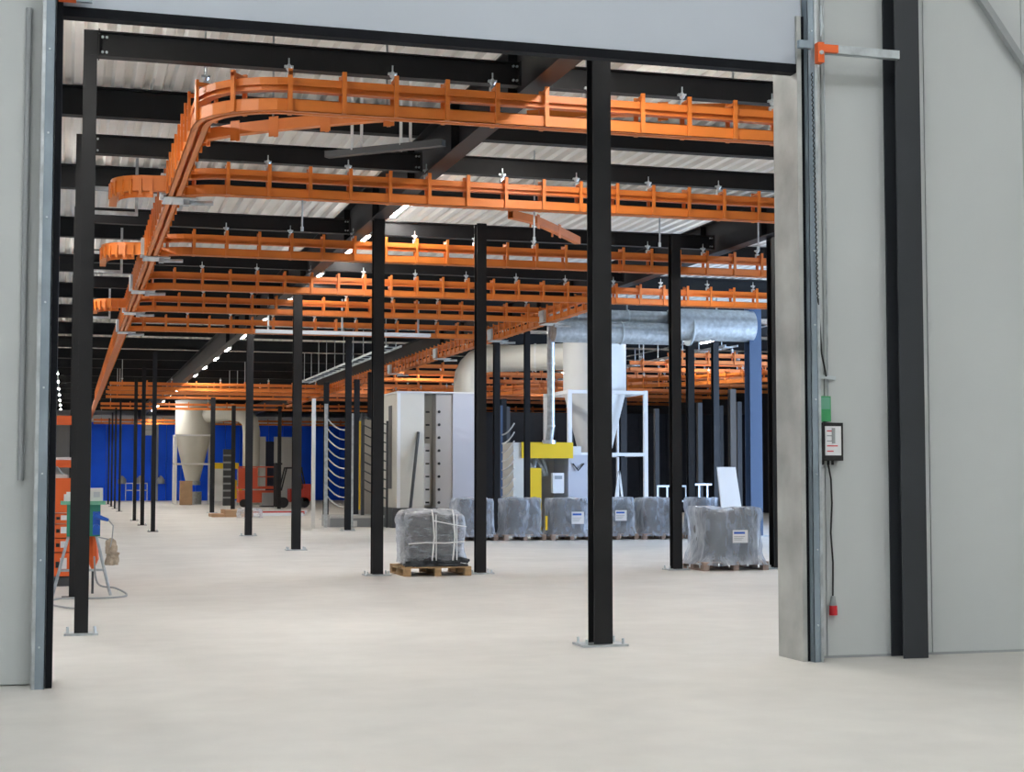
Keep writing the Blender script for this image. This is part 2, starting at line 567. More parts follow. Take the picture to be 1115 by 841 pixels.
GH = 5.6     # underside of the girders
steel_column(4.66, 13.47, GH, 'thick black steel column on a bolted plate just inside the doorway, right of centre', 0.175)
steel_column(0.15, 15.76, 5.92, 'slim black steel column on a bolted plate inside the left edge of the doorway', 0.13)
steel_column(4.67, 24.15, GH, 'black steel column directly left of the strapped pallet', 0.17)
steel_column(6.33, 24.12, GH, 'black steel column directly right of the strapped pallet', 0.16)
steel_column(9.72, 24.25, GH, 'black steel column directly left of the plastic-hooded pallet', 0.16)
steel_column(11.49, 24.14, GH, 'black steel column between the hooded pallet and the right jamb', 0.19)
steel_column(4.67, 33.14, GH, 'black steel column third back in the row under the lit girder', 0.18)
steel_column(4.63, 41.83, GH, 'black steel column fourth back in the row under the lit girder', 0.18)
steel_column(7.87, 45.2, GH, 'black steel column standing in front of the curved hose rack', 0.17)
for i, (x, y) in enumerate([(2.37, 45.85), (2.36, 52.3), (2.35, 58.2), (2.33, 74.8), (2.33, 82.0), (2.33, 88.4), (2.36, 96.5)]):
    steel_column(x, y, 5.15, 'thin black steel column, %s from the front in the far left row' % ORD[i], 0.12 if i < 3 else 0.09, detail=i < 3,
                 group='thin columns of the far left row')
steel_column(6.22, 70.8, 5.15, 'thin black steel column just right of the far cream cyclone', 0.19, detail=False)
steel_column(7.88, 78.2, 5.15, 'thin black steel column just left of the orange-red lift', 0.19, detail=False)
steel_column(10.2, 78.5, 5.15, 'thin black steel column in front of the orange-red lift', 0.17, detail=False)
steel_column(11.0, 77.0, 5.15, 'thin black steel column left of the forklift mast', 0.17, detail=False)
steel_column(12.2, 76.5, 5.15, 'thin black steel column in front of the forklift', 0.17, detail=False)
steel_column(9.35, 58.5, 5.15, 'thin black steel column behind the tall white post', 0.19, detail=False)
steel_column(10.15, 56.5, 5.15, 'thin black steel column seen through the curved hoses', 0.19, detail=False)
steel_column(9.9, 52.5, 5.15, 'thin black steel column beside the yellow edge strip', 0.17, detail=False)
steel_column(11.49, 42.0, GH, 'thin black steel column between the pale booth and the yellow cabinet', 0.17)
steel_column(12.2, 41.4, GH, 'thin black steel column in front of the cream cabinet side', 0.15)
steel_column(14.6, 52.5, 4.3, 'short black steel column above the pale booth roof', 0.2, detail=False)
steel_column(16.9, 46.6, GH, 'black steel column behind the white cyclone frame', 0.2, detail=False)
steel_column(15.9, 38.6, GH, 'black steel column behind the railings right of the cyclone', 0.18, detail=False)
steel_column(18.6, 43.2, GH, 'black steel column left of the leaning white panel', 0.18, detail=False)
steel_column(17.45, 38.0, 6.15, 'broad steel column tinted daylight blue near the right jamb', 0.34, SKYBLUE, 'daylight-tinted columns')
steel_column(20.6, 46.5, 4.4, 'short dark taupe post behind the leaning white panel', 0.2, mat('dark_taupe', (0.10, 0.09, 0.08), 0.6, spec=0.2), 'taupe posts', detail=False)
for i, y in enumerate((20.6, 26.15, 30.95, 35.05, 39.8)):
    steel_column(0.10, y, 5.92, 'slim black steel column, %s behind the left doorway column' % ORD[i], 0.12, detail=False,
                 group='slim columns behind the left doorway column')

# girders running away from the doorway
def girder(xc, y0, y1, z0, z1, b, label, m=BLACK):
    t = thing('roof_girder', label, 'girder', (xc, y0, 0))
    L = y1 - y0
    B(-b / 2, b / 2, 0, L, z0, z0 + 0.016).build('bottom_flange', m, t)
    B(-b / 2, b / 2, 0, L, z1 - 0.016, z1).build('top_flange', m, t)
    B(-0.006, 0.006, 0, L, z0 + 0.016, z1 - 0.016).build('web', m, t)
    sm = MB().box(-b / 2 + .01, b / 2 - .01, -0.006, 0.006, z0 + 0.016, z1 - 0.016).mesh('stiffener', m)
    y = 1.27
    while y < min(L, 36):
        inst('stiffener', sm, t, (0, y, 0))
        y += 2.635
    return t


girder(4.67, 12.3, 112, GH, 6.2, 0.24, 'long black girder over the central column row, underside lit warm')
girder(11.35, 12.3, 112, GH, 6.2, 0.24, 'long black girder over the column row by the right jamb')

TY = [15.4, 20.2, 25.8, 30.6, 34.7, 39.4]
spans = [(0.15, 4.55, 'from the left column row to the central girder'), (4.79, 11.23, 'between the two long girders')]
bplate = MB().box(-0.006, 0.006, -0.09, 0.09, 5.66, 5.93).mesh('end_plate', BLACK)
bbolt = MB().tube([(0, -0.012, 0), (0, 0.012, 0)], 0.014, 6).mesh('bolt', ZINC)
for i, ty in enumerate(TY):
    yb = ty + 0.36
    for (a, b, wh) in spans:
        t = thing('cross_beam', 'black steel cross beam, %s from the doorway, %s' % (ORD[i], wh), 'beam', (0, yb, 0), 0, 'cross beams above the conveyor tracks')
        MB().box(a, b, -0.07, 0.07, 5.67, 5.682).box(a, b, -0.07, 0.07, 5.908, 5.92).build('flange', BLACK, t)
        B(a, b, -0.006, 0.006, 5.682, 5.908).build('web', BLACK, t)
        for xe in (a + (0.08 if a < 1 else 0), b):
            inst('end_plate', bplate, t, (xe, 0, 0))
            if i < 3:
                for dz in (5.72, 5.87):
                    for dx in (0.035, 0.075):
                        inst('bolt', bbolt, t, (xe + (dx if xe < (a + b) / 2 else -dx), -0.07 if xe == b else -0.012, dz))

# ================================================================== CONVEYOR TRACKS
TZ = 5.15
yoke_bm = MB().box(-0.022, 0.022, -0.12, -0.09, 0.0, 0.42).box(-0.022, 0.022, 0.09, 0.12, 0.0, 0.42).box(-0.022, 0.022, -0.12, 0.12, 0.36, 0.395)
YOKE = yoke_bm.mesh('bracket', ORANGE)
clamp_bm = MB().box(-0.03, 0.03, -0.03, 0.03, 0.36, 0.43).tube([(0, 0, 0.43), (0, 0, 0.58)], 0.008, 6).tube([(0, 0, 0.45), (0, 0, 0.48), (0, 0, 0.52)], [0.022, 0.036, 0.012], 6).box(-0.045, 0.045, -0.012, 0.03, 0.485, 0.505)
CLAMP = clamp_bm.mesh('hanger_clamp', ZINC)


def track(label, path, spacing=0.53, clamps=True, z=TZ, ymax=1e9, name='conveyor_track', group='orange overhead conveyor tracks', cdy=0.1, xmax=1e9, upper_only=False, rods=0.0):
    t = thing(name, label, 'conveyor track', (0, 0, z), 0, group)
    if not upper_only:
        for s in (-1, 1):
            m = MB()
            a, b = sorted((s * 0.085, s * 0.02))
            o0, o1 = (a, a + 0.008) if s < 0 else (b - 0.008, b)
            m.sweep(path, o0, o1, 0.0, 0.125)
            m.sweep(path, a, b, 0.0, 0.008)
            m.sweep(path, a, b, 0.117, 0.125)
            m.build('free_rail', ORANGE, t)
    m = MB()
    m.sweep(path, -0.05, 0.05, 0.215, 0.225)
    m.sweep(path, -0.05, 0.05, 0.335, 0.345)
    m.sweep(path, -0.006, 0.006, 0.225, 0.335)
    m.sweep(path, -0.05, -0.044, 0.27, 0.335)
    m.sweep(path, 0.044, 0.05, 0.27, 0.335)
    m.build('power_rail', ORANGE, t)
    # brackets along the path
    acc = spacing * 0.5
    pos = 0.0
    n = 0
    for i in range(len(path) - 1):
        a, b = Vector(path[i]), Vector(path[i + 1])
        L = (b - a).length
        while acc <= pos + L:
            p = a + (b - a) * ((acc - pos) / L)
            if p.y < ymax and p.x < xmax and n < 290:
                ang = math.atan2((b - a).y, (b - a).x)
                inst('bracket', YOKE, t, (p.x, p.y, 0), ang)
                if clamps and n % 2 == 0:
                    inst('hanger_clamp', CLAMP, t, (p.x, p.y + cdy, 0))
                n += 1
            acc += spacing
        pos += L
    if rods:
        (xa, ya), (xb, yb) = path[0], path[-1]
        L = math.hypot(xb - xa, yb - ya)
        k = 0.5
        while k < L:
            inst('support_rod', SROD, t, (xa + (xb - xa) * k / L, ya + (yb - ya) * k / L, 0))
            k += rods
    return t


SROD = MB().box(-0.015, 0.015, -0.015, 0.015, 0.36, 1.46).mesh('support_rod', GALV)
LX = 1.27
r = 0.85
# the first cross track bends into the long track that runs away along the left
path1 = [(14.0, TY[0]), (LX + r, TY[0])] + arc(LX + r, TY[0] + r, r, 270, 180)[1:]
track('nearest orange cross track bending round into the long left track', path1)
track('long orange track running straight away from the doorway at the left', [(LX, TY[0] + r), (LX, 112)], clamps=False, ymax=75)
names = ['second', 'third', 'fourth', 'fifth', 'sixth']
L2 = 10.8
for i in range(1, 6):
    xr = 16.5 if i < 4 else L2 - 0.3
    rr = 0.6
    path = [(xr, TY[i]), (LX + rr, TY[i])] + arc(LX + rr, TY[i] + rr, rr, 270, 190)[1:]
    track('orange cross track, %s from the doorway, joining the long left track' % names[i - 1], path)
track('second long orange track running away in the middle of the hall', [(L2, 31.2), (L2, 80)], clamps=False, ymax=70)
for i, (y, xa, xb) in enumerate([(46, 18.2, 29), (49.5, 18.2, 29), (53, 11.2, 29), (57, 11.2, 29), (61, 11.2, 29)]):
    track('orange cross track over the machines right of the booth, %s from the front' % ORD[i], [(xa, y), (xb, y)], 0.9, rods=4.0,
          group='tracks over the machines')
for i, (y, xa, xb) in enumerate([(66, 1.6, 29), (69, 1.6, 29), (72.5, 1.6, 29), (84, 1.6, 29), (107, 1.6, 22)]):
    track('orange cross track at the far end of the hall, %s from the front' % ORD[i], [(xa, y), (xb, y)], 1.0, clamps=i < 3, rods=5.0,
          group='tracks at the far end of the hall')
# diagonal feeder from the middle long track down to the right
track('diagonal orange track descending to the right behind the cyclone', [(12.5, 62), (15.5, 57.5), (24, 43)], 0.7, z=4.68, group='tracks over the machines')

# bypass bends above the tracks
def bypass(label, pts, z, h=0.122, group=None, rods=0.0):
    t = thing('bypass_track', label, 'conveyor track', (0, 0, z), 0, group)
    m = MB()
    m.sweep(pts, -0.05, 0.05, 0, 0.012)
    m.sweep(pts, -0.05, 0.05, h - 0.012, h)
    m.sweep(pts, -0.05, -0.04, 0.012, h - 0.012)
    m.sweep(pts, 0.04, 0.05, 0.012, h - 0.012)
    m.build('rail', ORANGE, t)
    for i in range(1, len(pts) - 1):
        a, b = Vector(pts[i]), Vector(pts[i + 1])
        ang = math.atan2((b - a).y, (b - a).x)
        inst('lug', LUG, t, (a.x, a.y, 0), ang)
        if rods and i % 2 == 1:
            B(a.x - 0.01, a.x + 0.01, a.y - 0.01, a.y + 0.01, h, rods - z).build('support_rod', GALV, t)
    return t


LUG = MB().box(-0.02, 0.10, -0.055, -0.05, -0.07, 0.15).box(-0.02, 0.02, 0.05, 0.075, -0.05, 0.15).mesh('lug', ORANGE)
bypass('curved orange bypass rail behind the nearest cross track', [(1.30, 17.95), (1.42, 17.66), (1.72, 17.28), (2.1, 16.95), (2.6, 16.55), (3.2, 16.12), (3.5, 15.95)], 5.3, rods=6.6)
bypass('orange bypass rail high behind the right end of the nearest track', [(5.2, 17.6), (5.8, 17.2), (6.6, 16.9), (7.4, 16.6), (8.2, 16.55)], 5.75, rods=6.6)
bypass('orange bypass rail seen behind the second cross track at mid hall', [(6.4, 22.6), (6.9, 23.0), (7.5, 23.8), (8.2, 24.8)], 5.45, rods=6.6)

# stub curves on the left of the long track, each ending in a galvanised frame
for i, (y0, ln) in enumerate([(20.4, 0.9), (26.3, 1.2), (34.6, 1.0)]):
    pth = [(LX - 0.1, y0), (0.98, y0 + 0.02)] + arc(0.98, y0 + 0.47, 0.45, 270, 180, 6)[1:] + [(0.53, y0 + 0.45 + ln)]
    bypass('short orange stub bend left of the long track, %s from the doorway' % ORD[i], pth, 5.2, 0.20, 'stub bends left of the long track')
    t = thing('stop_frame', 'galvanised stop frame holding the %s orange stub bend' % ORD[i], 'frame', (0.53, y0 + 0.5 + ln, 5.1))
    for sx in (-0.32, 0.32):
        B(sx - 0.02, sx + 0.02, -0.02, 0.02, 0, 0.8).build('post', GALV, t)
    B(-0.34, 0.34, -0.025, 0.025, 0.0, 0.05).build('cross_bar', GALV, t)
    B(-0.34, 0.34, -0.03, 0.03, 0.33, 0.38).build('cross_bar', GALV, t)

# galvanised switches where cross tracks meet the long ones
def switch(x, y, label):
    t = thing('track_switch', label, 'switch', (x, y, TZ), 0, 'track switches')
    B(-0.13, 0.30, -0.22, 0.30, -0.018, -0.004).build('switch_plate', ZINC, t)
    B(-0.17, -0.10, -0.20, 0.22, 0.02, 0.30).build('side_plate', ZINC, t)
    MB().tube([(0.16, -0.1, -0.06), (0.5, -0.18, -0.06)], 0.03, 8).build('air_cylinder', GALV, t, True)
    B(0.12, 0.2, -0.16, -0.02, -0.09, -0.018).build('valve_block', GALV, t)


for i in range(1, 6):
    switch(LX, TY[i] + 0.45, 'pale galvanised switch joining the %s cross track to the long left track' % names[i - 1])
for i, y in enumerate((34.9, 39.6, 46.0, 53)):
    switch(L2, y, 'pale galvanised switch on the middle long track, %s from the front' % ORD[i])

# dark grey hanging channel and white hanger straps below the first track
t = thing('hanging_channel', 'dark grey channel hanging tilted on two white straps behind the nearest track', 'channel')
MB().bar((3.09, 19.45, 5.6), (4.35, 18.35, 5.6), 0.10, 0.08).build('channel', DARKG, t)
for (x, y) in ((3.42, 19.15), (3.95, 18.7)):
    for d in (-0.06, 0.06):
        B(x + d - 0.018, x + d + 0.018, y - 0.005, y + 0.005, 5.62, 6.6).build('strap', WHITE, t)
for i, (x, y) in enumerate(((7.9, 20.25), (9.4, 20.25), (2.9, 20.25), (6.07, 20.25))):
    t = thing('drop_rod', 'thin pale drop rod below the second cross track, %s from the left' % ORD[(2, 3, 0, 1)[i]], 'rod')
    MB().tube([(x, y, 4.78), (x, y, 5.156)], 0.012, 6).build('rod', GALV, t)
    MB().tube([(x, y, 4.74), (x, y, 4.80)], 0.02, 6).build('nut', ZINC, t)

# white cable ladders beside the middle long track
for i, (xa, ya, yb, z) in enumerate(((9.0, 44, 62, 5.3), (19.5, 44, 66, 5.55), (3.4, 38.3, 38.3, 5.35))):
    lab = ['pale cable ladder running away left of the middle long track', 'pale cable ladder high on the right behind the ducts',
           'short white cable tray hanging below the fifth cross track'][i]
    t = thing('cable_ladder', lab, 'cable ladder')
    if i < 2:
        for s in (-0.2, 0.2):
            B(xa + s - 0.015, xa + s + 0.015, ya, yb, z, z + 0.06).build('side_rail', GALV, t)
        rm = MB().box(-0.2, 0.2, -0.015, 0.015, 0, 0.03).mesh('rung', GALV)
        hm = MB().box(-0.012, 0.012, -0.012, 0.012, 0, 1.32).mesh('hanger', GALV)
        y = ya + 0.3
        while y < yb:
            inst('rung', rm, t, (xa, y, z))
            if int((y - ya) / 0.9) % 2 == 0:
                inst('hanger', hm, t, (xa - 0.2, y, z))
            y += 0.9
    else:
        B(4.3, 8.6, 37.6, 37.8, 5.02, 5.10).build('tray', WHITE, t)
        for x in (4.6, 6.4, 8.3):
            B(x - .02, x + .02, 37.68, 37.72, 5.1, 5.9).build('hanger', GALV, t)

# ================================================================== LED LAMPS
hous = MB().box(-0.05, 0.05, -0.75, 0.75, 0.0, 0.06).mesh('housing', WHITE)
diff = MB().box(-0.045, 0.045, -0.74, 0.74, -0.012, 0.0).mesh('diffuser', LED)
diff2 = MB().box(-0.045, 0.045, -0.74, 0.74, -0.03, 0.0).mesh('diffuser', LEDF)
ecap = MB().box(-0.05, 0.05, -0.01, 0.01, -0.03, 0.06).mesh('end_cap', WHITE)
lrod = MB().box(-0.006, 0.006, -0.006, 0.006, 0.06, 0.0795).mesh('suspension', GALV)


def lamp(x, y, z, label, group, d=None, rodlen=None):
    t = thing('led_lamp', label, 'lamp', (x, y, z), 0, group)
    inst('housing', hous, t)
    inst('diffuser', d or diff, t)
    for s in (-1, 1):
        inst('end_cap', ecap, t, (0, s * 0.75, 0))
        inst('suspension', lrod, t, (0, s * 0.5, 0))
    return t


LY = [13.7, 25.75, 28.6, 31.1, 35.0, 40.1, 45.1, 50.2, 55.5, 60, 65, 70, 76, 82, 88, 94, 100, 106]
for i, y in enumerate(LY):
    lamp(5.37, y, 6.08, 'white LED strip lamp, %s from the doorway in the central row' % ORD[i], 'central row of LED lamps')
t = lamp(6.25, 18.3, 6.08, 'white LED strip lamp hanging behind the thick doorway column', 'central row of LED lamps')
for s in (-0.4, 0.4):
    B(-0.006, 0.006, s - 0.006, s + 0.006, 0.06, 0.518).build('suspension', GALV, t)
for i, y in enumerate([13.6, 17.5, 25, 35, 45, 55, 64, 70, 76, 82, 88, 94, 100, 106]):  # nearest two are out of view, added to brighten the roof deck
    lamp(-0.5, y, 6.08, 'white LED strip lamp, %s from the doorway in the left row' % ORD[i], 'left row of LED lamps')
for i, y in enumerate([15, 22.5, 28.5, 45, 56, 64, 75]):
    lamp(12.6, y, 6.08, 'white LED strip lamp, %s from the doorway in the right row' % ORD[i], 'right row of LED lamps')
for i, y in enumerate([48, 59, 64, 90]):
    lamp(20.5, y, 6.08, 'white LED strip lamp over the machines at the far right, %s from the front' % ORD[i], 'far right row of LED lamps')
for i, (x, y0, y1) in enumerate(((5.37, 12.4, 110), (-0.5, 12.4, 110), (12.6, 12.4, 80), (20.5, 40, 100))):
    tag(B(x - 0.02, x + 0.02, y0, y1, 6.16, 6.199).build('lamp_trunking', GALV),
        ['slim pale trunking carrying the central lamp row', 'slim pale trunking carrying the left lamp row',
         'slim pale trunking carrying the right lamp row', 'slim pale trunking carrying the lamps over the machines'][i], 'trunking')
k = 0
for y in (-6, 0, 6):
    for x in (-4, 2, 8):
        k += 1
        lamp(x, y, 8.9205, 'white LED strip lamp under the ceiling on the camera side of the doorway', 'lamps on the near side of the doorway', diff2)


def px_x(px, Y):
    """world X of the vertical line through image column px at depth Y"""
    return Y * math.tan(YAW + math.atan((px - IMG_W / 2) / FPX * math.cos(PITCH)))


# ================================================================== PALLETS UNDER PLASTIC
def lumpy(hx, hy, z0, z1, seed, amp, flare=0.0, nr=44, nz=16, corner=5.0, top_in=0.06, freq=2.3):
    """a rounded box with dents and folds, open at the bottom"""
    m = MB()
    vs, fs = [], []
    off = Vector((seed * 3.1, seed * 1.7, seed * 0.9))
    for k in range(nz + 1):
        u = k / nz
        z = z0 + (z1 - z0) * u
        s = 1.0 - (top_in * max(0, (u - 0.86) / 0.14) ** 2)
        fl = flare * max(0, (0.30 - u) / 0.30) ** 2
        for j in range(nr):
            a = 2 * math.pi * j / nr
            c, sn = math.cos(a), math.sin(a)
            rr = 1.0 / ((abs(c) ** corner + abs(sn) ** corner) ** (1 / corner))
            x, y = rr * c * (hx + fl) * s, rr * sn * (hy + fl) * s
            q = Vector((x * freq, y * freq, z * freq)) + off
            qq = Vector((q.x * 4.2, q.y * 4.2, q.z * 1.6 + 0.8 * (q.x + q.y)))
            d = noise.noise(q) * amp + noise.noise(q * 3.1) * amp * 0.45 + (0.5 - abs(noise.noise(qq))) * amp * 0.55 - amp * 0.2
            ln = math.hypot(x, y)
            vs.append((x * (1 + d / ln), y * (1 + d / ln), z + (noise.noise(q * 1.7 + Vector((9, 2, 4))) * amp * (0.9 if k > nz - 2 else 0.3))))
    for k in range(nz):
        for j in range(nr):
            fs.append((k * nr + j, k * nr + (j + 1) % nr, (k + 1) * nr + (j + 1) % nr, (k + 1) * nr + j))
    base = len(vs)
    for g, sc in enumerate((0.66, 0.33)):
        for j in range(nr):
            x, y, z = vs[nz * nr + j]
            q = Vector((x * sc * 3, y * sc * 3, seed))
            vs.append((x * sc, y * sc, z + 0.5 * amp * noise.noise(q)))
    for j in range(nr):
        fs.append((nz * nr + j, nz * nr + (j + 1) % nr, base + (j + 1) % nr, base + j))
        fs.append((base + j, base + (j + 1) % nr, base + nr + (j + 1) % nr, base + nr + j))
    fs.append(tuple(base + nr + j for j in range(nr)))
    return m.add(vs, fs)


def pallet(t, wx, wy, material, z=0.0):
    """part 'pallet' (runners) with its deck boards and blocks as sub-parts"""
    m = MB()
    for x in (-wx / 2 + 0.05, 0, wx / 2 - 0.05):
        m.box(x - 0.05, x + 0.05, -wy / 2, wy / 2, 0, 0.022)
    p = m.build('pallet', material, t, loc=(0, 0, z))
    blk = MB().box(-0.05, 0.05, -0.07, 0.07, 0.022, 0.10).mesh('block', material)
    for x in (-wx / 2 + 0.05, 0, wx / 2 - 0.05):
        for y in (-wy / 2 + 0.07, 0, wy / 2 - 0.07):
            inst('block', blk, p, (x, y, 0))
    brd = MB().box(-wx / 2, wx / 2, -0.055, 0.055, 0.122, 0.144).mesh('deck_board', material)
    n = 7
    for k in range(n):
        inst('deck_board', brd, p, (0, -wy / 2 + 0.055 + (wy - 0.11) * k / (n - 1), 0))
    st = MB().box(-0.05, 0.05, -wy / 2, wy / 2, 0.10, 0.122).mesh('stringer', material)
    for x in (-wx / 2 + 0.05, 0, wx / 2 - 0.05):
        inst('stringer', st, p, (x, 0, 0))
    return p


# the strapped pallet in front
t = thing('wrapped_pallet', 'low wooden pallet of dark goods in stretch film with white straps, between two columns', 'pallet', (5.55, 24.28, 0), 0, 'pallets of goods in plastic')
pallet(t, 1.06, 1.16, WOOD)
lumpy(0.43, 0.47, 0.146, 0.93, 3.0, 0.04).build('load', GOODS, t, True)
lumpy(0.51, 0.55, 0.19, 1.01, 5.0, 0.06, top_in=0.20, corner=4, nr=90, nz=30).build('stretch_film', FILM, t, True)
for x in (-0.07, 0.26):
    MB().tube([(x - 0.03, -0.585, 0.24), (x, -0.60, 0.6), (x - 0.02, -0.585, 0.93), (x, -0.42, 1.02), (x, 0.42, 1.02)], 0.014, 6).build('strap', WHITE, t)
    MB().tube([(x + 0.035, -0.585, 0.24), (x + 0.03, -0.60, 0.6), (x + 0.03, -0.585, 0.95)], 0.009, 6).build('strap', WHITE, t)
MB().tube([(-0.47, -0.56, 0.50), (-0.2, -0.60, 0.52), (0.1, -0.60, 0.51), (0.45, -0.57, 0.53)], 0.011, 6).build('strap', WHITE, t)
MB().tube([(-0.1, -0.59, 0.86), (0.2, -0.60, 0.80), (0.45, -0.57, 0.76)], 0.008, 6).build('strap', WHITE, t)
dk = MB()
rnd = random.Random(4)
for k in range(26):
    x = -0.44 + 0.88 * rnd.random()
    z = 0.15 + 0.10 * rnd.random()
    dk.tube([(x - 0.12, -0.555 + rnd.uniform(-.02, .02), z), (x, -0.575, z + 0.03 * rnd.random()), (x + 0.12, -0.55, z)], 0.022, 6)
o = dk.build('loose_profiles', GOODS, t, True)
o['kind'] = 'stuff'


def hooded(x, y, label, seed, wx=1.14, wy=1.0, h=0.98, flare=0.06, note=None, rz=0.0, film=FILM2, goods=GOODS2, strip=None):
    t = thing('wrapped_pallet', label, 'pallet', (x, y, 0), rz, 'pallets of goods in plastic')
    pallet(t, wx, wy, WOOD2)
    lumpy(wx / 2 - 0.10, wy / 2 - 0.08, 0.146, h - 0.04, seed, 0.03, corner=7).build('load', goods, t, True)
    lumpy(wx / 2 - 0.045, wy / 2 - 0.02, 0.09, h, seed + 2.2, 0.055, flare=flare, corner=6, nr=84, nz=28).build('plastic_hood', film, t, True)
    if note:
        nx, nz, nw, nh = note
        f = B(nx - nw / 2, nx + nw / 2, -wy / 2 - 0.055, -wy / 2 - 0.05, nz - nh / 2, nz + nh / 2).build('paper_note', PAPER, t)
        B(nx - nw * 0.42, nx + nw * 0.30, -wy / 2 - 0.057, -wy / 2 - 0.055, nz + nh * 0.2, nz + nh * 0.36).build('blue_heading', BLUEP, f)
        for k in range(3):
            B(nx - nw * 0.42, nx + nw * (0.3 - 0.1 * k), -wy / 2 - 0.057, -wy / 2 - 0.055, nz - nh * (0.02 + 0.13 * k), nz - nh * (0.0 + 0.13 * k) + 0.004).build('print_line', GREYP, f)
    if strip:
        B(strip - 0.03, strip + 0.03, -wy / 2 - 0.05, -wy / 2 - 0.04, 0.25, 0.6).build('yellow_mark', YELLOW, t)
    return t


hooded(10.60, 24.3, 'wooden pallet under a clear plastic hood with a white note, between two columns at right', 1.3, 1.16, 1.0, 1.02, 0.10, (0.05, 0.56, 0.27, 0.21))
rowp = [(518, 37.4, None, None), (571, 37.3, None, 0.52), (622, 37.2, (0.12, 0.55, 0.32, 0.3), None), (672, 37.2, (0.05, 0.6, 0.3, 0.26), None), (721, 37.1, (0.30, 0.55, 0.16, 0.3), None)]
rl = ['leftmost of the plastic-wrapped pallets in the back row, behind the strapped pallet', 'plastic-wrapped pallet in front of the yellow cabinet, second in the back row',
      'plastic-wrapped pallet with a pale note, third in the back row', 'plastic-wrapped pallet half hidden by the thick doorway column',
      'plastic-wrapped pallet in front of the small railing, right end of the back row']
for i, (p, y, note, strip) in enumerate(rowp):
    hooded(px_x(p, y - 0.5) + 0.03, y, rl[i], 2.0 + i * 1.37, 1.06, 1.0, 1.03, 0.07, note, strip=strip)
hooded(px_x(779, 36.4), 36.9, 'plastic-wrapped pallet seen just behind and above the plastic-hooded pallet', 9.4, 1.16, 1.0, 1.03, 0.06)

# ================================================================== COATING BOOTH AND MACHINES
t = thing('coating_booth', 'tall pale grey coating booth standing on a dark plinth', 'booth', (0, 0, 0))
BX0, BX1, BY = 9.72, 12.45, 47.0
B(BX0 - 0.1, BX1 + 0.1, BY + 0.25, BY + 4.0, 0, 0.62).build('plinth', DARKG, t)
B(BX0, 10.55, BY, BY + 3.6, 0.62, 4.15).build('side_module', CREAM, t)
B(10.93, 11.45, BY + 0.02, BY + 3.6, 0.62, 4.13).build('inner_panel', TAUPE, t)
B(11.45, BX1, BY - 0.02, BY + 3.6, 0.62, 4.15).build('front_panel', LAV, t)
B(10.55, 10.93, BY + 0.6, BY + 3.6, 0.62, 4.12).build('rear_panel', CREAM, t)
B(BX0 - 0.05, BX1 + 0.02, BY - 0.04, BY + 3.6, 4.15, 4.2).build('roof_edge', PALE, t)
B(BX0 - 0.02, BX0 + 0.08, BY - 0.015, BY, 0.62, 4.14).build('corner_trim', WHITE, t)
B(10.62, 10.80, BY + 0.3, BY + 0.33, 0.7, 2.6).build('white_insert', WHITE, t)
sl = MB().box(-0.06, 0.06, -0.015, 0.0, -0.025, 0.025).mesh('slot', RUBBER)
nz = MB().tube([(0, -0.03, 0), (0, 0.0, 0)], 0.045, 8).mesh('nozzle', RUBBER)
for k in range(8):
    z = 0.78 + 0.40 * k
    inst('slot', sl, t, (10.72, BY + 0.3, z))
    inst('nozzle', nz, t, (11.02, BY + 0.02, z))
B(BX0 - 0.012, BX0 - 0.002, BY + 0.9, BY + 1.4, 1.2, 3.8).build('side_slot', DARKG, t)
tag(MB().bar((9.95, BY - 0.5, 0.0), (10.36, BY - 0.02, 2.95), 0.07, 0.07).build('leaning_bar', DARKG), 'dark metal bar leaning against the pale coating booth', 'bar')

# cream exhaust duct from the booth roof over to the cyclone
t = thing('exhaust_duct', 'large cream exhaust duct bending from the booth roof to the cyclone', 'duct')
pts = [(12.2, 48.2, 4.2), (12.2, 48.2, 4.6)] + [(12.2 + 0.75 * (1 - math.cos(R(a))), 48.2, 4.6 + 0.75 * math.sin(R(a))) for a in (18, 36, 54, 72, 90)] + [(13.6, 47.8, 5.35), (15.2, 46.4, 5.35)]
MB().tube(pts, 0.42, 20).build('duct_body', CREAM, t, True)
for p in ((13.2, 48.02, 5.35), (14.2, 47.27, 5.35)):
    MB().tube([(p[0] - 0.03, p[1], p[2]), (p[0] + 0.03, p[1] - 0.02, p[2])], 0.45, 20).build('flange_ring', PALE, t, True)


def cyclone(label, x, y, r_, ztop, zc, zb, rb, m, fw, ftop, fmid, frm):
    t = thing('cyclone_separator', label, 'cyclone', (x, y, 0))
    MB().tube([(0, 0, zc), (0, 0, ztop)], r_, 32).build('cylinder', m, t, True)
    MB().tube([(0, 0, zc), (0, 0, zb)], [r_ * 0.995, rb], 32).build('cone', m, t, True)
    MB().tube([(0, 0, ztop), (0, 0, ztop + 0.06)], r_ * 1.02, 32).build('lid', PALE, t, True)
    MB().tube([(0, 0, zb), (0, 0, zb - 0.25)], rb * 1.1, 20).build('outlet', GALV, t, True)
    d = 0.06
    for sx in (-1, 1):
        for sy in (-1, 1):
            B(sx * fw - d, sx * fw + d, sy * fw - d, sy * fw + d, 0, ftop).build('frame_post', frm, t)
    for z in (ftop - 0.06, fmid):
        for s in (-1, 1):
            B(-fw, fw, s * fw - 0.05, s * fw + 0.05, z - 0.05, z + 0.05).build('frame_bar', frm, t)
            B(s * fw - 0.05, s * fw + 0.05, -fw, fw, z - 0.05, z + 0.05).build('frame_bar', frm, t)
    MB().tube([(0, 0, 0.0), (0, 0, 0.75)], rb * 1.3, 16).build('collecting_bin', GALV, t, True)
    return t


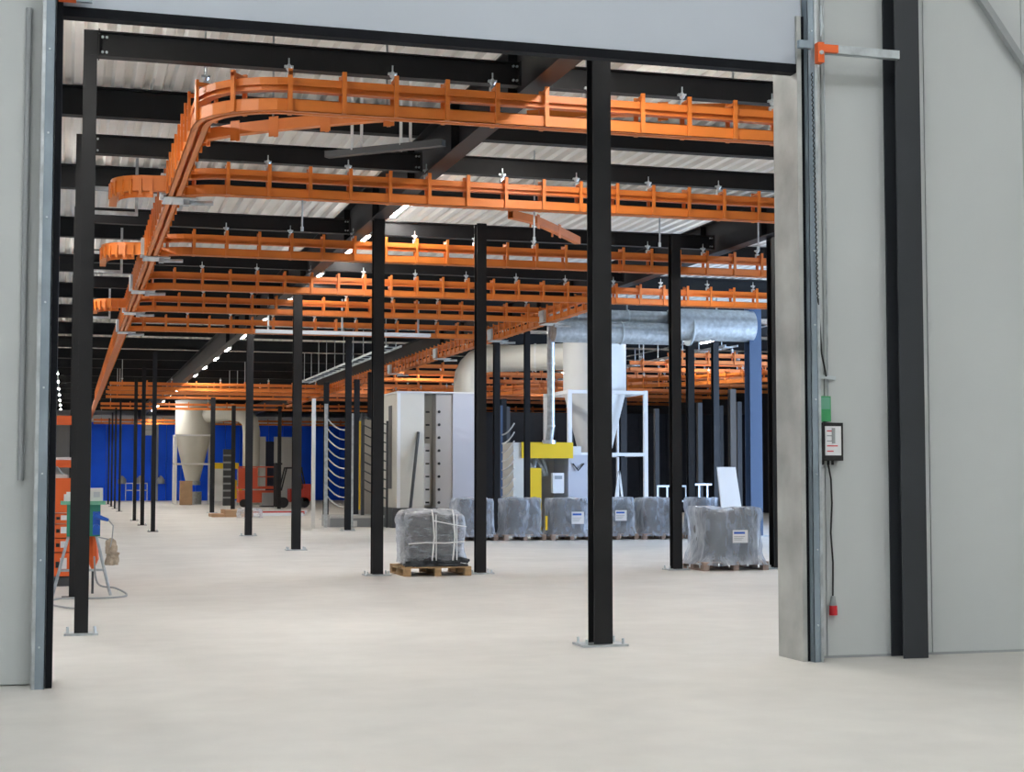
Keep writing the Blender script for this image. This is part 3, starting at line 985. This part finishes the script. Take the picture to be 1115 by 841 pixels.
cyclone('large pale grey cyclone separator in a white frame behind the yellow cabinet', 15.75, 46.0, 0.98, 6.0, 4.2, 1.4, 0.28, PALE, 1.22, 4.2, 2.25, WHITE)
cyclone('far cream cyclone separator in a white frame before the blue wall', 7.18, 95.0, 1.05, 6.12, 4.05, 1.4, 0.42, CREAM, 1.05, 4.15, 2.4, WHITE)

# yellow and cream cabinet with its silver riser duct
t = thing('powder_cabinet', 'cream cabinet with yellow header band and yellow inner panel behind the wrapped pallets', 'cabinet', (0, 43.0, 0))
B(12.26, 12.58, 0, 1.6, 0, 2.55).build('side_wall', CREAM, t)
B(12.50, 14.05, -0.04, 0.02, 2.10, 2.56).build('header_band', YELLOW, t)
B(12.58, 14.0, 0.02, 1.6, 2.35, 2.52).build('roof', CREAM, t)
B(12.58, 14.0, 1.5, 1.6, 0, 2.4).build('rear_wall', TAUPE, t)
B(13.92, 14.5, 0.0, 1.4, 0, 2.2).build('right_wall', LAV, t)
B(14.02, 14.3, -0.02, 0.5, 2.2, 2.45).build('top_box', PALE, t)
B(12.74, 13.12, 0.05, 0.11, 0, 1.82).build('inner_panel', YELLOW, t)
B(12.68, 12.73, 0.05, 0.09, 0, 2.0).build('white_edge', WHITE, t)
cb = B(13.42, 13.76, -0.08, 0.1, 1.1, 1.68).build('switch_box', WHITE, t)
B(13.48, 13.70, -0.09, -0.08, 1.5, 1.6).build('display', GREYP, cb)
for (x0, x1) in ((12.75, 13.1), (13.1, 12.98), (13.3, 13.42), (13.1, 13.35)):
    MB().tube([(x0, 0.6, 2.1), ((x0 + x1) / 2, 0.5, 1.9), (x1, 0.5, 1.6)], 0.06, 8).build('inner_hose', GALV, t, True)
MB().tube([(14.05, -0.02, 1.95), (14.2, -0.06, 1.75), (14.38, -0.02, 1.95)], 0.02, 6).build('cable_loop', RUBBER, t)
t = thing('riser_duct', 'slim silver spiral duct rising from the yellow cabinet to the ceiling ducts', 'duct', (13.33, 42.8, 0))
MB().tube([(0, 0.2, 2.56), (0, 0, 3.0), (0, 0, 5.95)], 0.11, 16).build('pipe', GALV, t, True)
for z in (3.0, 3.9, 4.8):
    MB().tube([(0, 0, z), (0, 0, z + 0.05)], 0.125, 16).build('joint_ring', ZINC, t, True)
MB().tube([(0, 0.2, 2.52), (0, 0.2, 2.62)], 0.2, 16).build('collar', ZINC, t, True)

# silver ducts under the roof
t = thing('ceiling_duct', 'big silver spiral ventilation duct below the fourth cross track', 'duct', (0, 38, 0))
MB().tube([(15.1, 0, 5.55), (17.4, 0, 5.55)], 0.42, 24).build('wide_section', GALV, t, True)
MB().tube([(11.9, 0, 5.28), (15.1, 0, 5.28)], [0.28, 0.28], 20).build('narrow_section', GALV, t, True)
for x in (13.7, 15.1, 15.6):
    MB().tube([(x, 0, 5.45 if x > 15 else 5.28), (x + 0.05, 0, 5.45 if x > 15 else 5.28)], 0.46 if x > 15 else 0.30, 20).build('joint_ring', ZINC, t, True)
for x in (13.3, 16.4):
    B(x, x + 0.04, -0.02, 0.02, 5.5, 6.55).build('hanger', GALV, t)
t = thing('ceiling_duct', 'straight silver spiral duct lying above the big ventilation duct', 'duct', (0, 38.3, 0))
MB().tube([(11.85, 0, 5.74), (15.4, 0, 5.74)], 0.17, 18).build('pipe', GALV, t, True)
for x in (12.6, 14.0):
    MB().tube([(x, 0, 5.74), (x + 0.05, 0, 5.74)], 0.19, 18).build('joint_ring', ZINC, t, True)
    B(x, x + 0.03, -0.02, 0.02, 5.85, 6.55).build('hanger', GALV, t)


# hose racks: posts with rows of curved hoses
def hose_rack(label, p0, p1, n, z0, z1, sag, m, post=True, hr=0.022, pm=GALV, ph=3.85):
    t = thing('hose_rack', label, 'hose rack')
    a, b = Vector((*p0, 0)), Vector((*p1, 0))
    for k in range(n):
        z = z0 + (z1 - z0) * k / (n - 1)
        pts = []
        for i in range(7):
            u = i / 6
            q = a.lerp(b, u)
            pts.append((q.x, q.y, z + 0.32 * (1 - u) ** 2 - sag * math.sin(math.pi * u)))
        MB().tube(pts, hr, 6).build('hose', m, t, True)
    if post:
        B(a.x - 0.05, a.x + 0.05, a.y - 0.05, a.y + 0.05, 0, ph).build('post', pm, t)
    B(b.x - 0.03, b.x + 0.03, b.y - 0.03, b.y + 0.03, 0, ph * 0.92).build('post', pm, t)
    return t


hose_rack('rack of pale curved hoses behind the column left of the booth', (7.75, 48.5), (8.55, 48.3), 9, 0.7, 3.1, 0.12, PALE)
hose_rack('rack of dark curved arms beside the yellow edge strip', (9.0, 49.0), (9.55, 47.8), 9, 0.9, 3.2, -0.05, DARKG, pm=DARKG, ph=3.6)
hose_rack('rack of slanting pale rods right of the pale booth', (px_x(560, 42.2), 42.2), (px_x(546, 42.6), 42.6), 8, 1.0, 2.75, 0.0, PALE, post=False, pm=SKYBLUE, ph=3.9)
tag(B(7.13, 7.24, 47.3, 47.41, 0, 3.95).build('white_post', PALE), 'tall pale post left of the curved hose rack', 'post')
t = thing('floor_platform', 'low grey platform on the floor under the hose rack', 'platform')
B(7.9, 9.7, 48.6, 50.2, 0.0, 0.36).build('deck_box', GREYP, t)
B(7.9, 9.7, 48.55, 48.6, 0.28, 0.36).build('edge', PALE, t)
B(8.6, 8.75, 48.52, 48.55, 0.02, 0.2).build('white_foot', WHITE, t)
t = thing('yellow_strip_panel', 'grey-brown panel with yellow edge strip left of the booth', 'panel')
B(9.2, 9.62, 50.6, 50.75, 0, 3.45).build('board', TAUPE, t)
B(9.17, 9.26, 50.55, 50.6, 0.5, 3.4).build('yellow_edge', YELLOW, t)
t = thing('blue_curtain_panel', 'small bright blue panel squeezed between hose rack and booth', 'panel')
B(9.66, 10.2, 51.6, 51.7, 0.0, 3.4).build('sheet', mat('bright_blue', (0.03, 0.16, 0.85), 0.4), t)

# right background: railings, leaning panel, dark partition
def railing(label, x, y, w_, h):
    t = thing('hand_railing', label, 'railing', (x, y, 0))
    n = 4
    for k in range(n):
        B(w_ * k / (n - 1) - 0.025, w_ * k / (n - 1) + 0.025, -0.025, 0.025, 0, h).build('post', GALV, t)
    for z in (h - 0.03, h * 0.6):
        B(0, w_, -0.03, 0.03, z - 0.03, z + 0.03).build('rail', GALV, t)


railing('grey railing behind the right end of the back pallet row', px_x(716, 48), 48, 1.0, 1.3)
railing('grey railing left of the leaning white panel', px_x(752, 49), 49, 0.9, 1.35)
railing('pale blue-grey railing before the far blue wall', px_x(137, 108), 108, 1.4, 1.25)
t = thing('white_board', 'bright white panel leaning behind the plastic-hooded pallet', 'panel', (px_x(800, 35.5), 35.5, 0))
MB().add([(-0.27, 0, 0), (0.30, 0, 0), (0.18, 0.35, 1.80), (-0.31, 0.35, 1.80), (-0.27, 0.05, 0), (0.30, 0.05, 0), (0.18, 0.4, 1.80), (-0.31, 0.4, 1.80)],
         [(0, 1, 2, 3), (7, 6, 5, 4), (0, 4, 5, 1), (1, 5, 6, 2), (2, 6, 7, 3), (3, 7, 4, 0)]).build('board', WHITE, t)
B(-0.2, 0.2, 0.36, 0.55, 0, 1.7).build('prop', DARKG, t)
t = thing('white_easel', 'small pale A-frame trestle inside the white cyclone frame', 'trestle', (px_x(674, 44.5), 44.5, 0))
MB().bar((-0.22, 0, 0), (0, 0, 1.75), 0.06, 0.06).build('leg', PALE, t)
MB().bar((0.22, 0, 0), (0.0, 0, 1.75), 0.06, 0.06).build('leg', PALE, t)
MB().bar((-0.12, 0, 0.9), (0.12, 0, 0.9), 0.04, 0.05).build('crossbar', PALE, t)
pw = struct(B(16.9, 30.0, 66.1, 66.25, 0, 4.45).build('wall_partition', DARKW))
for k in range(10):
    B(16.95 + 1.3 * k, 18.2 + 1.3 * k, 66.05, 66.1, 0.05, 2.55).build('panel', DARKW, pw)
    B(16.95 + 1.3 * k, 18.2 + 1.3 * k, 66.05, 66.1, 2.62, 4.40).build('panel', DARKW, pw)
for i, (p, y, h) in enumerate(((716, 58, 4.3), (735, 60, 4.3), (763, 55, 4.4), (786, 57, 4.4), (806, 54, 4.4), (622, 60, 4.3), (553, 58, 4.3))):
    tag(B(px_x(p, y) - 0.09, px_x(p, y) + 0.09, y, y + 0.18, 0, h).build('dark_post', DARKG),
        'dark square post before the black partition, %s from the right' % ORD[(4, 3, 2, 1, 0, 5, 6)[i]], 'post', 'dark posts before the partition')
dp = struct(B(14.4, 16.9, 64.5, 64.7, 0, 4.3).build('wall_partition_left', mat('navy_partition', (0.012, 0.018, 0.045), 0.5)))
for k in range(2):
    B(14.45 + 1.22 * k, 15.62 + 1.22 * k, 64.45, 64.5, 0.05, 4.25).build('panel', MATS['navy_partition'], dp)

# ================================================================== FAR END
bw = thing('blue_wall', 'bright blue sheet wall of an enclosure across the far end of the hall', 'wall', (0, 112, 0))
pm = MB().box(-0.5, 0.5, 0, 0.1, 0, 5.45).box(-0.5, -0.44, -0.04, 0, 0, 5.45).mesh('wall_panel', BLUE)
for k in range(19):
    inst('wall_panel', pm, bw, (2.05 + 1.02 * k, 0, 0))
B(1.5, 21.0, -0.05, 0.15, 5.45, 5.95).build('top_band', PALE, bw)
for x in (4.45, 5.95):
    B(x, x + 0.14, -0.08, 0.0, 0, 5.5).build('seam_strip', GREYP, bw)
wbx = B(4.95, 5.9, -0.12, -0.05, 4.55, 5.35).build('window', PALE, bw)
B(5.0, 5.85, -0.13, -0.12, 4.93, 4.97).build('window_bar', GREYP, wbx)
for i, p in enumerate((133, 152.5, 175)):
    t = thing('wall_fan', 'grey domed fan unit low on the far blue wall, %s from the left' % ORD[i], 'fan', (px_x(p, 111.7), 111.7, 1.45), 0, 'fan units on the blue wall')
    MB().tube([(0, 0, -0.28), (0, 0, 0.0), (0, 0, 0.15), (0, 0, 0.3)], [0.28, 0.28, 0.18, 0.03], 12).build('dome', GREYP, t, True)
    B(-0.1, 0.1, 0.1, 0.3, -0.2, 0.1).build('mount', GALV, t)

t = thing('partition_wall', 'pale panelled partition with a dark opening behind the orange-red lift', 'partition', (0, 100, 0))
B(px_x(272, 100), px_x(289, 100), 0, 0.1, 0, 4.2).build('panel', PALE, t)
B(px_x(289, 100), px_x(298, 100), 0.02, 0.1, 0, 3.9).build('dark_opening', MATS['navy_partition'], t)
B(px_x(298, 100), px_x(319, 100), 0, 0.1, 0, 4.2).build('panel', PALE, t)
t = thing('drop_duct', 'cream duct bending down to the floor right of the far cyclone', 'duct')
MB().tube([(7.9, 94.5, 5.35), (9.3, 93, 5.45), (9.9, 92.6, 5.3), (10.25, 92.4, 4.9), (10.35, 92.4, 4.3), (10.35, 92.4, 0.0)], 0.5, 16).build('duct_body', CREAM, t, True)
t = thing('yellow_machine', 'small yellow and grey machine at the foot of the far cyclone', 'machine', (0, 92, 0))
B(8.1, 9.6, 0, 0.8, 2.1, 2.45).build('hood', YELLOW, t)
MB().tube([(9.2, 0.1, 0.9), (9.2, 0.5, 0.9)], 0.62, 16).build('drum', YELLOW, t, True)
B(8.1, 8.8, 0, 0.6, 0.2, 2.1).build('body', PALE, t)
for x in (8.1, 9.5):
    B(x, x + 0.08, 0, 0.08, 0, 2.1).build('leg', GALV, t)
t = thing('carton_stack', 'brown carton standing at the foot of the far cyclone', 'carton', (px_x(203, 93), 93, 0))
B(-0.35, 0.35, 0, 0.6, 0, 1.35).build('carton', CARD, t)
B(-0.36, 0.36, -0.01, 0.61, 1.35, 1.40).build('lid', CARD, t)
t = thing('grey_post_machine', 'slim ribbed grey post behind the far columns', 'post', (px_x(248, 90), 90, 0))
B(-0.25, 0.25, 0, 0.3, 0, 3.2).build('body', DARKG, t)
for k in range(7):
    B(-0.27, 0.27, -0.05, 0, 0.4 + 0.4 * k, 0.5 + 0.4 * k).build('rib', GREYP, t)

# orange-red scissor lift
t = thing('scissor_lift', 'orange-red scissor lift platform parked at the far end', 'lift', (px_x(280, 84), 84, 0))
B(-0.95, 0.95, 0, 1.1, 0.25, 0.9).build('chassis', LIFT, t)
B(-1.0, 1.0, -0.02, 1.12, 0.98, 1.12).build('platform', LIFT, t)
for k in range(5):
    x = -0.97 + 0.485 * k
    B(x - 0.03, x + 0.03, -0.02, 0.04, 1.12, 2.15).build('rail_post', LIFT, t)
for z in (1.6, 2.12):
    B(-1.0, 1.0, -0.02, 0.04, z, z + 0.06).build('guard_rail', LIFT, t)
B(-0.95, 0.0, 0.0, 0.02, 1.12, 2.1).build('mesh_panel', LIFT, t)
for x in (-0.7, 0.7):
    MB().tube([(x, -0.03, 0.22), (x, 0.15, 0.22)], 0.22, 14).build('wheel', RUBBER, t)
B(0.25, 0.85, -0.35, -0.05, 0, 0.78).build('grey_box', GREYP, t)

# forklift
t = thing('forklift', 'red and black forklift truck facing left at the far end', 'forklift', (px_x(318, 82), 82, 0))
B(-0.1, 0.95, 0, 1.0, 0.3, 1.0).build('body', RED, t)
B(0.6, 1.0, -0.02, 1.02, 0.35, 1.25).build('counterweight', RED, t)
B(-0.85, -0.72, 0.1, 0.25, 0.05, 2.35).build('mast_rail', RUBBER, t)
B(-0.85, -0.72, 0.75, 0.9, 0.05, 2.35).build('mast_rail', RUBBER, t)
B(-0.85, -0.5, 0.1, 0.9, 2.25, 2.35).build('mast_head', RUBBER, t)
B(-1.6, -0.85, 0.2, 0.32, 0.06, 0.11).build('fork', RUBBER, t)
B(-1.6, -0.85, 0.68, 0.8, 0.06, 0.11).build('fork', RUBBER, t)
B(-0.3, 0.55, 0.05, 0.95, 2.05, 2.13).build('overhead_guard', RUBBER, t)
for (x0, x1) in ((-0.55, -0.28), (0.75, 0.5)):
    for y in (0.08, 0.92):
        MB().bar((x0, y, 0.9), (x1, y, 2.08), 0.07, 0.07).build('guard_post', RUBBER, t)
B(0.1, 0.5, 0.25, 0.75, 1.0, 1.6).build('seat', RUBBER, t)
for x in (-0.45, 0.65):
    for y in (0.0, 0.85):
        MB().tube([(x, y - 0.02, 0.28), (x, y + 0.18, 0.28)], 0.28, 16).build('wheel', RUBBER, t)

# flat debris on the floor
t = thing('cardboard_sheet', 'flattened brown cardboard lying on the floor in front of the lift', 'cardboard', (px_x(250, 63), 63.5, 0))
B(-0.2, 0.9, -1.0, 1.0, 0, 0.28).build('stack', CARD, t)
B(-0.7, -0.1, -0.8, 0.8, 0, 0.12).build('flap', CARD, t)
t = thing('film_bundle', 'crumpled silver film bundle beside the flat cardboard', 'film', (px_x(273, 61), 61.0, 0))
lumpy(0.5, 0.4, 0.0, 0.35, 4.4, 0.1, corner=2.4, nr=24, nz=6).build('film', FILM, t, True)
t = thing('profile_bundle', 'bundle of long white and red profiles lying on the floor', 'profiles', (px_x(304, 64), 64.5, 0))
for k, m_ in enumerate((WHITE, RED, PALE, LAV)):
    MB().bar((-1.2 + 0.1 * k, -0.5 + 0.35 * k, 0.07 + 0.06 * (k % 2)), (1.0 + 0.1 * k, -0.4 + 0.4 * k, 0.07 + 0.06 * (k % 2)), 0.18, 0.12).build('profile', m_, t)

# ================================================================== LEFT SIDE, JUST INSIDE THE DOORWAY
t = thing('pallet_rack', 'pallet rack with bright orange beams seen past the left jamb', 'rack', (0, 24.6, 0))
for x in (-1.6, 0.16):
    for y in (0, 0.9):
        B(x - 0.05, x + 0.05, y - 0.04, y + 0.04, 0, 3.0).build('upright', GUIDE, t)
for z in (2.35, 1.68):
    for y in (0, 0.9):
        B(-1.55, 0.11, y - 0.03, y + 0.03, z, z + 0.11).build('rack_beam', ORANGE2, t)
B(-1.5, 0.1, -0.02, 0.92, 1.79, 1.83).build('shelf_board', PAPER, t)
t = thing('orange_cabinet', 'stack of orange tool cases with white labels below the rack', 'tool case', (-0.16, 22.9, 0))
B(-0.45, 0.26, 0, 0.5, 0, 0.12).build('plinth', DARKG, t)
zz = 0.14
for k, h in enumerate((0.34, 0.20, 0.20, 0.15, 0.50)):
    c = B(-0.4, 0.24 - (0.02 if k == 4 else 0), 0, 0.5, zz, zz + h - 0.015).build('case', ORANGE2, t)
    if k < 4:
        B(0.08, 0.17, -0.006, 0, zz + h * 0.3, zz + h * 0.75).build('label_plate', PAPER, c)
        B(0.02, 0.07, -0.02, 0, zz + h * 0.35, zz + h * 0.6).build('latch', RUBBER, c)
    zz += h
t = thing('white_basin', 'pale box with a wire handle on the rack above the orange cases', 'box', (-0.2, 22.95, zz - 0.015))
B(-0.2, 0.2, 0, 0.4, 0, 0.05).build('tray', PALE, t)
MB().tube([(-0.12, 0.2, 0.05), (-0.06, 0.2, 0.16), (0.06, 0.2, 0.16), (0.14, 0.2, 0.05)], 0.008, 6).build('handle', GREYP, t)

t = thing('power_distributor', 'green site power distributor box on splayed steel legs by the left column', 'distributor', (0.2, 21.2, 0))
B(-0.2, 0.22, -0.2, 0.2, 0.76, 1.17).build('box', GREEN, t)
B(-0.28, 0.28, -0.26, 0.26, 1.17, 1.215).build('lid', GREENL, t)
for sx in (-1, 1):
    for sy in (-1, 1):
        MB().tube([(sx * 0.17, sy * 0.16, 0.78), (sx * 0.36, sy * 0.26, 0.0)], 0.018, 8).build('leg', GALV, t)
for z in (0.85, 1.0):
    s = MB().tube([(0.17, -0.2, z + 0.03), (0.17, -0.255, z + 0.02)], 0.045, 12).build('socket', BLUEP, t)
B(0.125, 0.215, -0.215, -0.2, 0.78, 1.08).build('socket_panel', BLUEP, t)
B(-0.06, 0.04, -0.12, 0.1, 0.5, 0.76).build('transformer', CREAM, t)
B(-0.3, 0.3, -0.02, 0.02, 0.3, 0.33).build('spreader_bar', GALV, t)
t = thing('meter_case', 'small white meter with a screen on the green distributor lid', 'meter', (0.36, 21.15, 1.215))
B(-0.07, 0.09, -0.06, 0.06, 0, 0.17).build('case', PALE, t)
B(-0.03, 0.05, -0.065, -0.06, 0.05, 0.12).build('screen', LAV, t)
t = thing('white_jug', 'small white carton on the left of the green distributor lid', 'carton', (0.02, 21.1, 1.215))
B(-0.06, 0.06, -0.05, 0.05, 0, 0.09).build('body', WHITE, t)
B(-0.03, 0.03, -0.03, 0.03, 0.09, 0.12).build('neck', WHITE, t)
t = thing('blue_plug_lead', 'blue plug and grey lead hanging from the green distributor', 'cable')
MB().tube([(0.37, 20.945, 1.02), (0.52, 20.92, 0.97)], [0.035, 0.02], 10).build('plug', BLUEP, t)
MB().tube([(0.52, 20.92, 0.97), (0.58, 20.92, 0.9), (0.57, 20.92, 0.75), (0.55, 20.95, 0.62)], 0.008, 6).build('lead', GREYP, t, True)
pts = [(0.35, 21.0, 0.5), (0.4, 21.1, 0.15), (0.62, 21.0, 0.09), (0.76, 20.8, 0.02), (0.66, 20.45, 0.015), (0.36, 20.3, 0.015), (0.1, 20.4, 0.015), (-0.1, 20.3, 0.015), (-0.2, 19.6, 0.015), (0.02, 18.9, 0.015), (0.2, 18.7, 0.015)]
MB().tube(smooth_path(pts), 0.012, 6).build('floor_lead', GREYP, t, True)
t = thing('cloth_bag', 'crumpled beige cloth bag hanging from the green distributor', 'bag', (0.55, 21.0, 0.42))
lumpy(0.07, 0.06, 0.12, 0.31, 2.6, 0.03, corner=2.2, nr=28, nz=10, top_in=0.7, freq=9).build('upper_fold', BEIGE, t, True)
bag = lumpy(0.085, 0.07, -0.03, 0.15, 6.1, 0.035, corner=2.2, nr=28, nz=10, top_in=0.5, freq=9)
bag.v = [(x + 0.03, y, z) for x, y, z in bag.v]
bag.build('lower_fold', BEIGE, t, True)
MB().tube([(-0.15, 0, 0.33), (-0.02, 0, 0.30)], 0.008, 6).build('cord', GREYP, t)
t = thing('orange_shovel', 'orange blade-shaped tool leaning under the green distributor', 'tool', (0.34, 21.35, 0))
MB().tube([(0, 0, 0.32), (0.0, 0, 0.45), (-0.01, 0, 0.76)], [0.02, 0.075, 0.06], 8).build('blade', ORANGE2, t)
MB().tube([(0, 0, 0.0), (0, 0, 0.33)], 0.016, 8).build('shaft', DARKG, t)
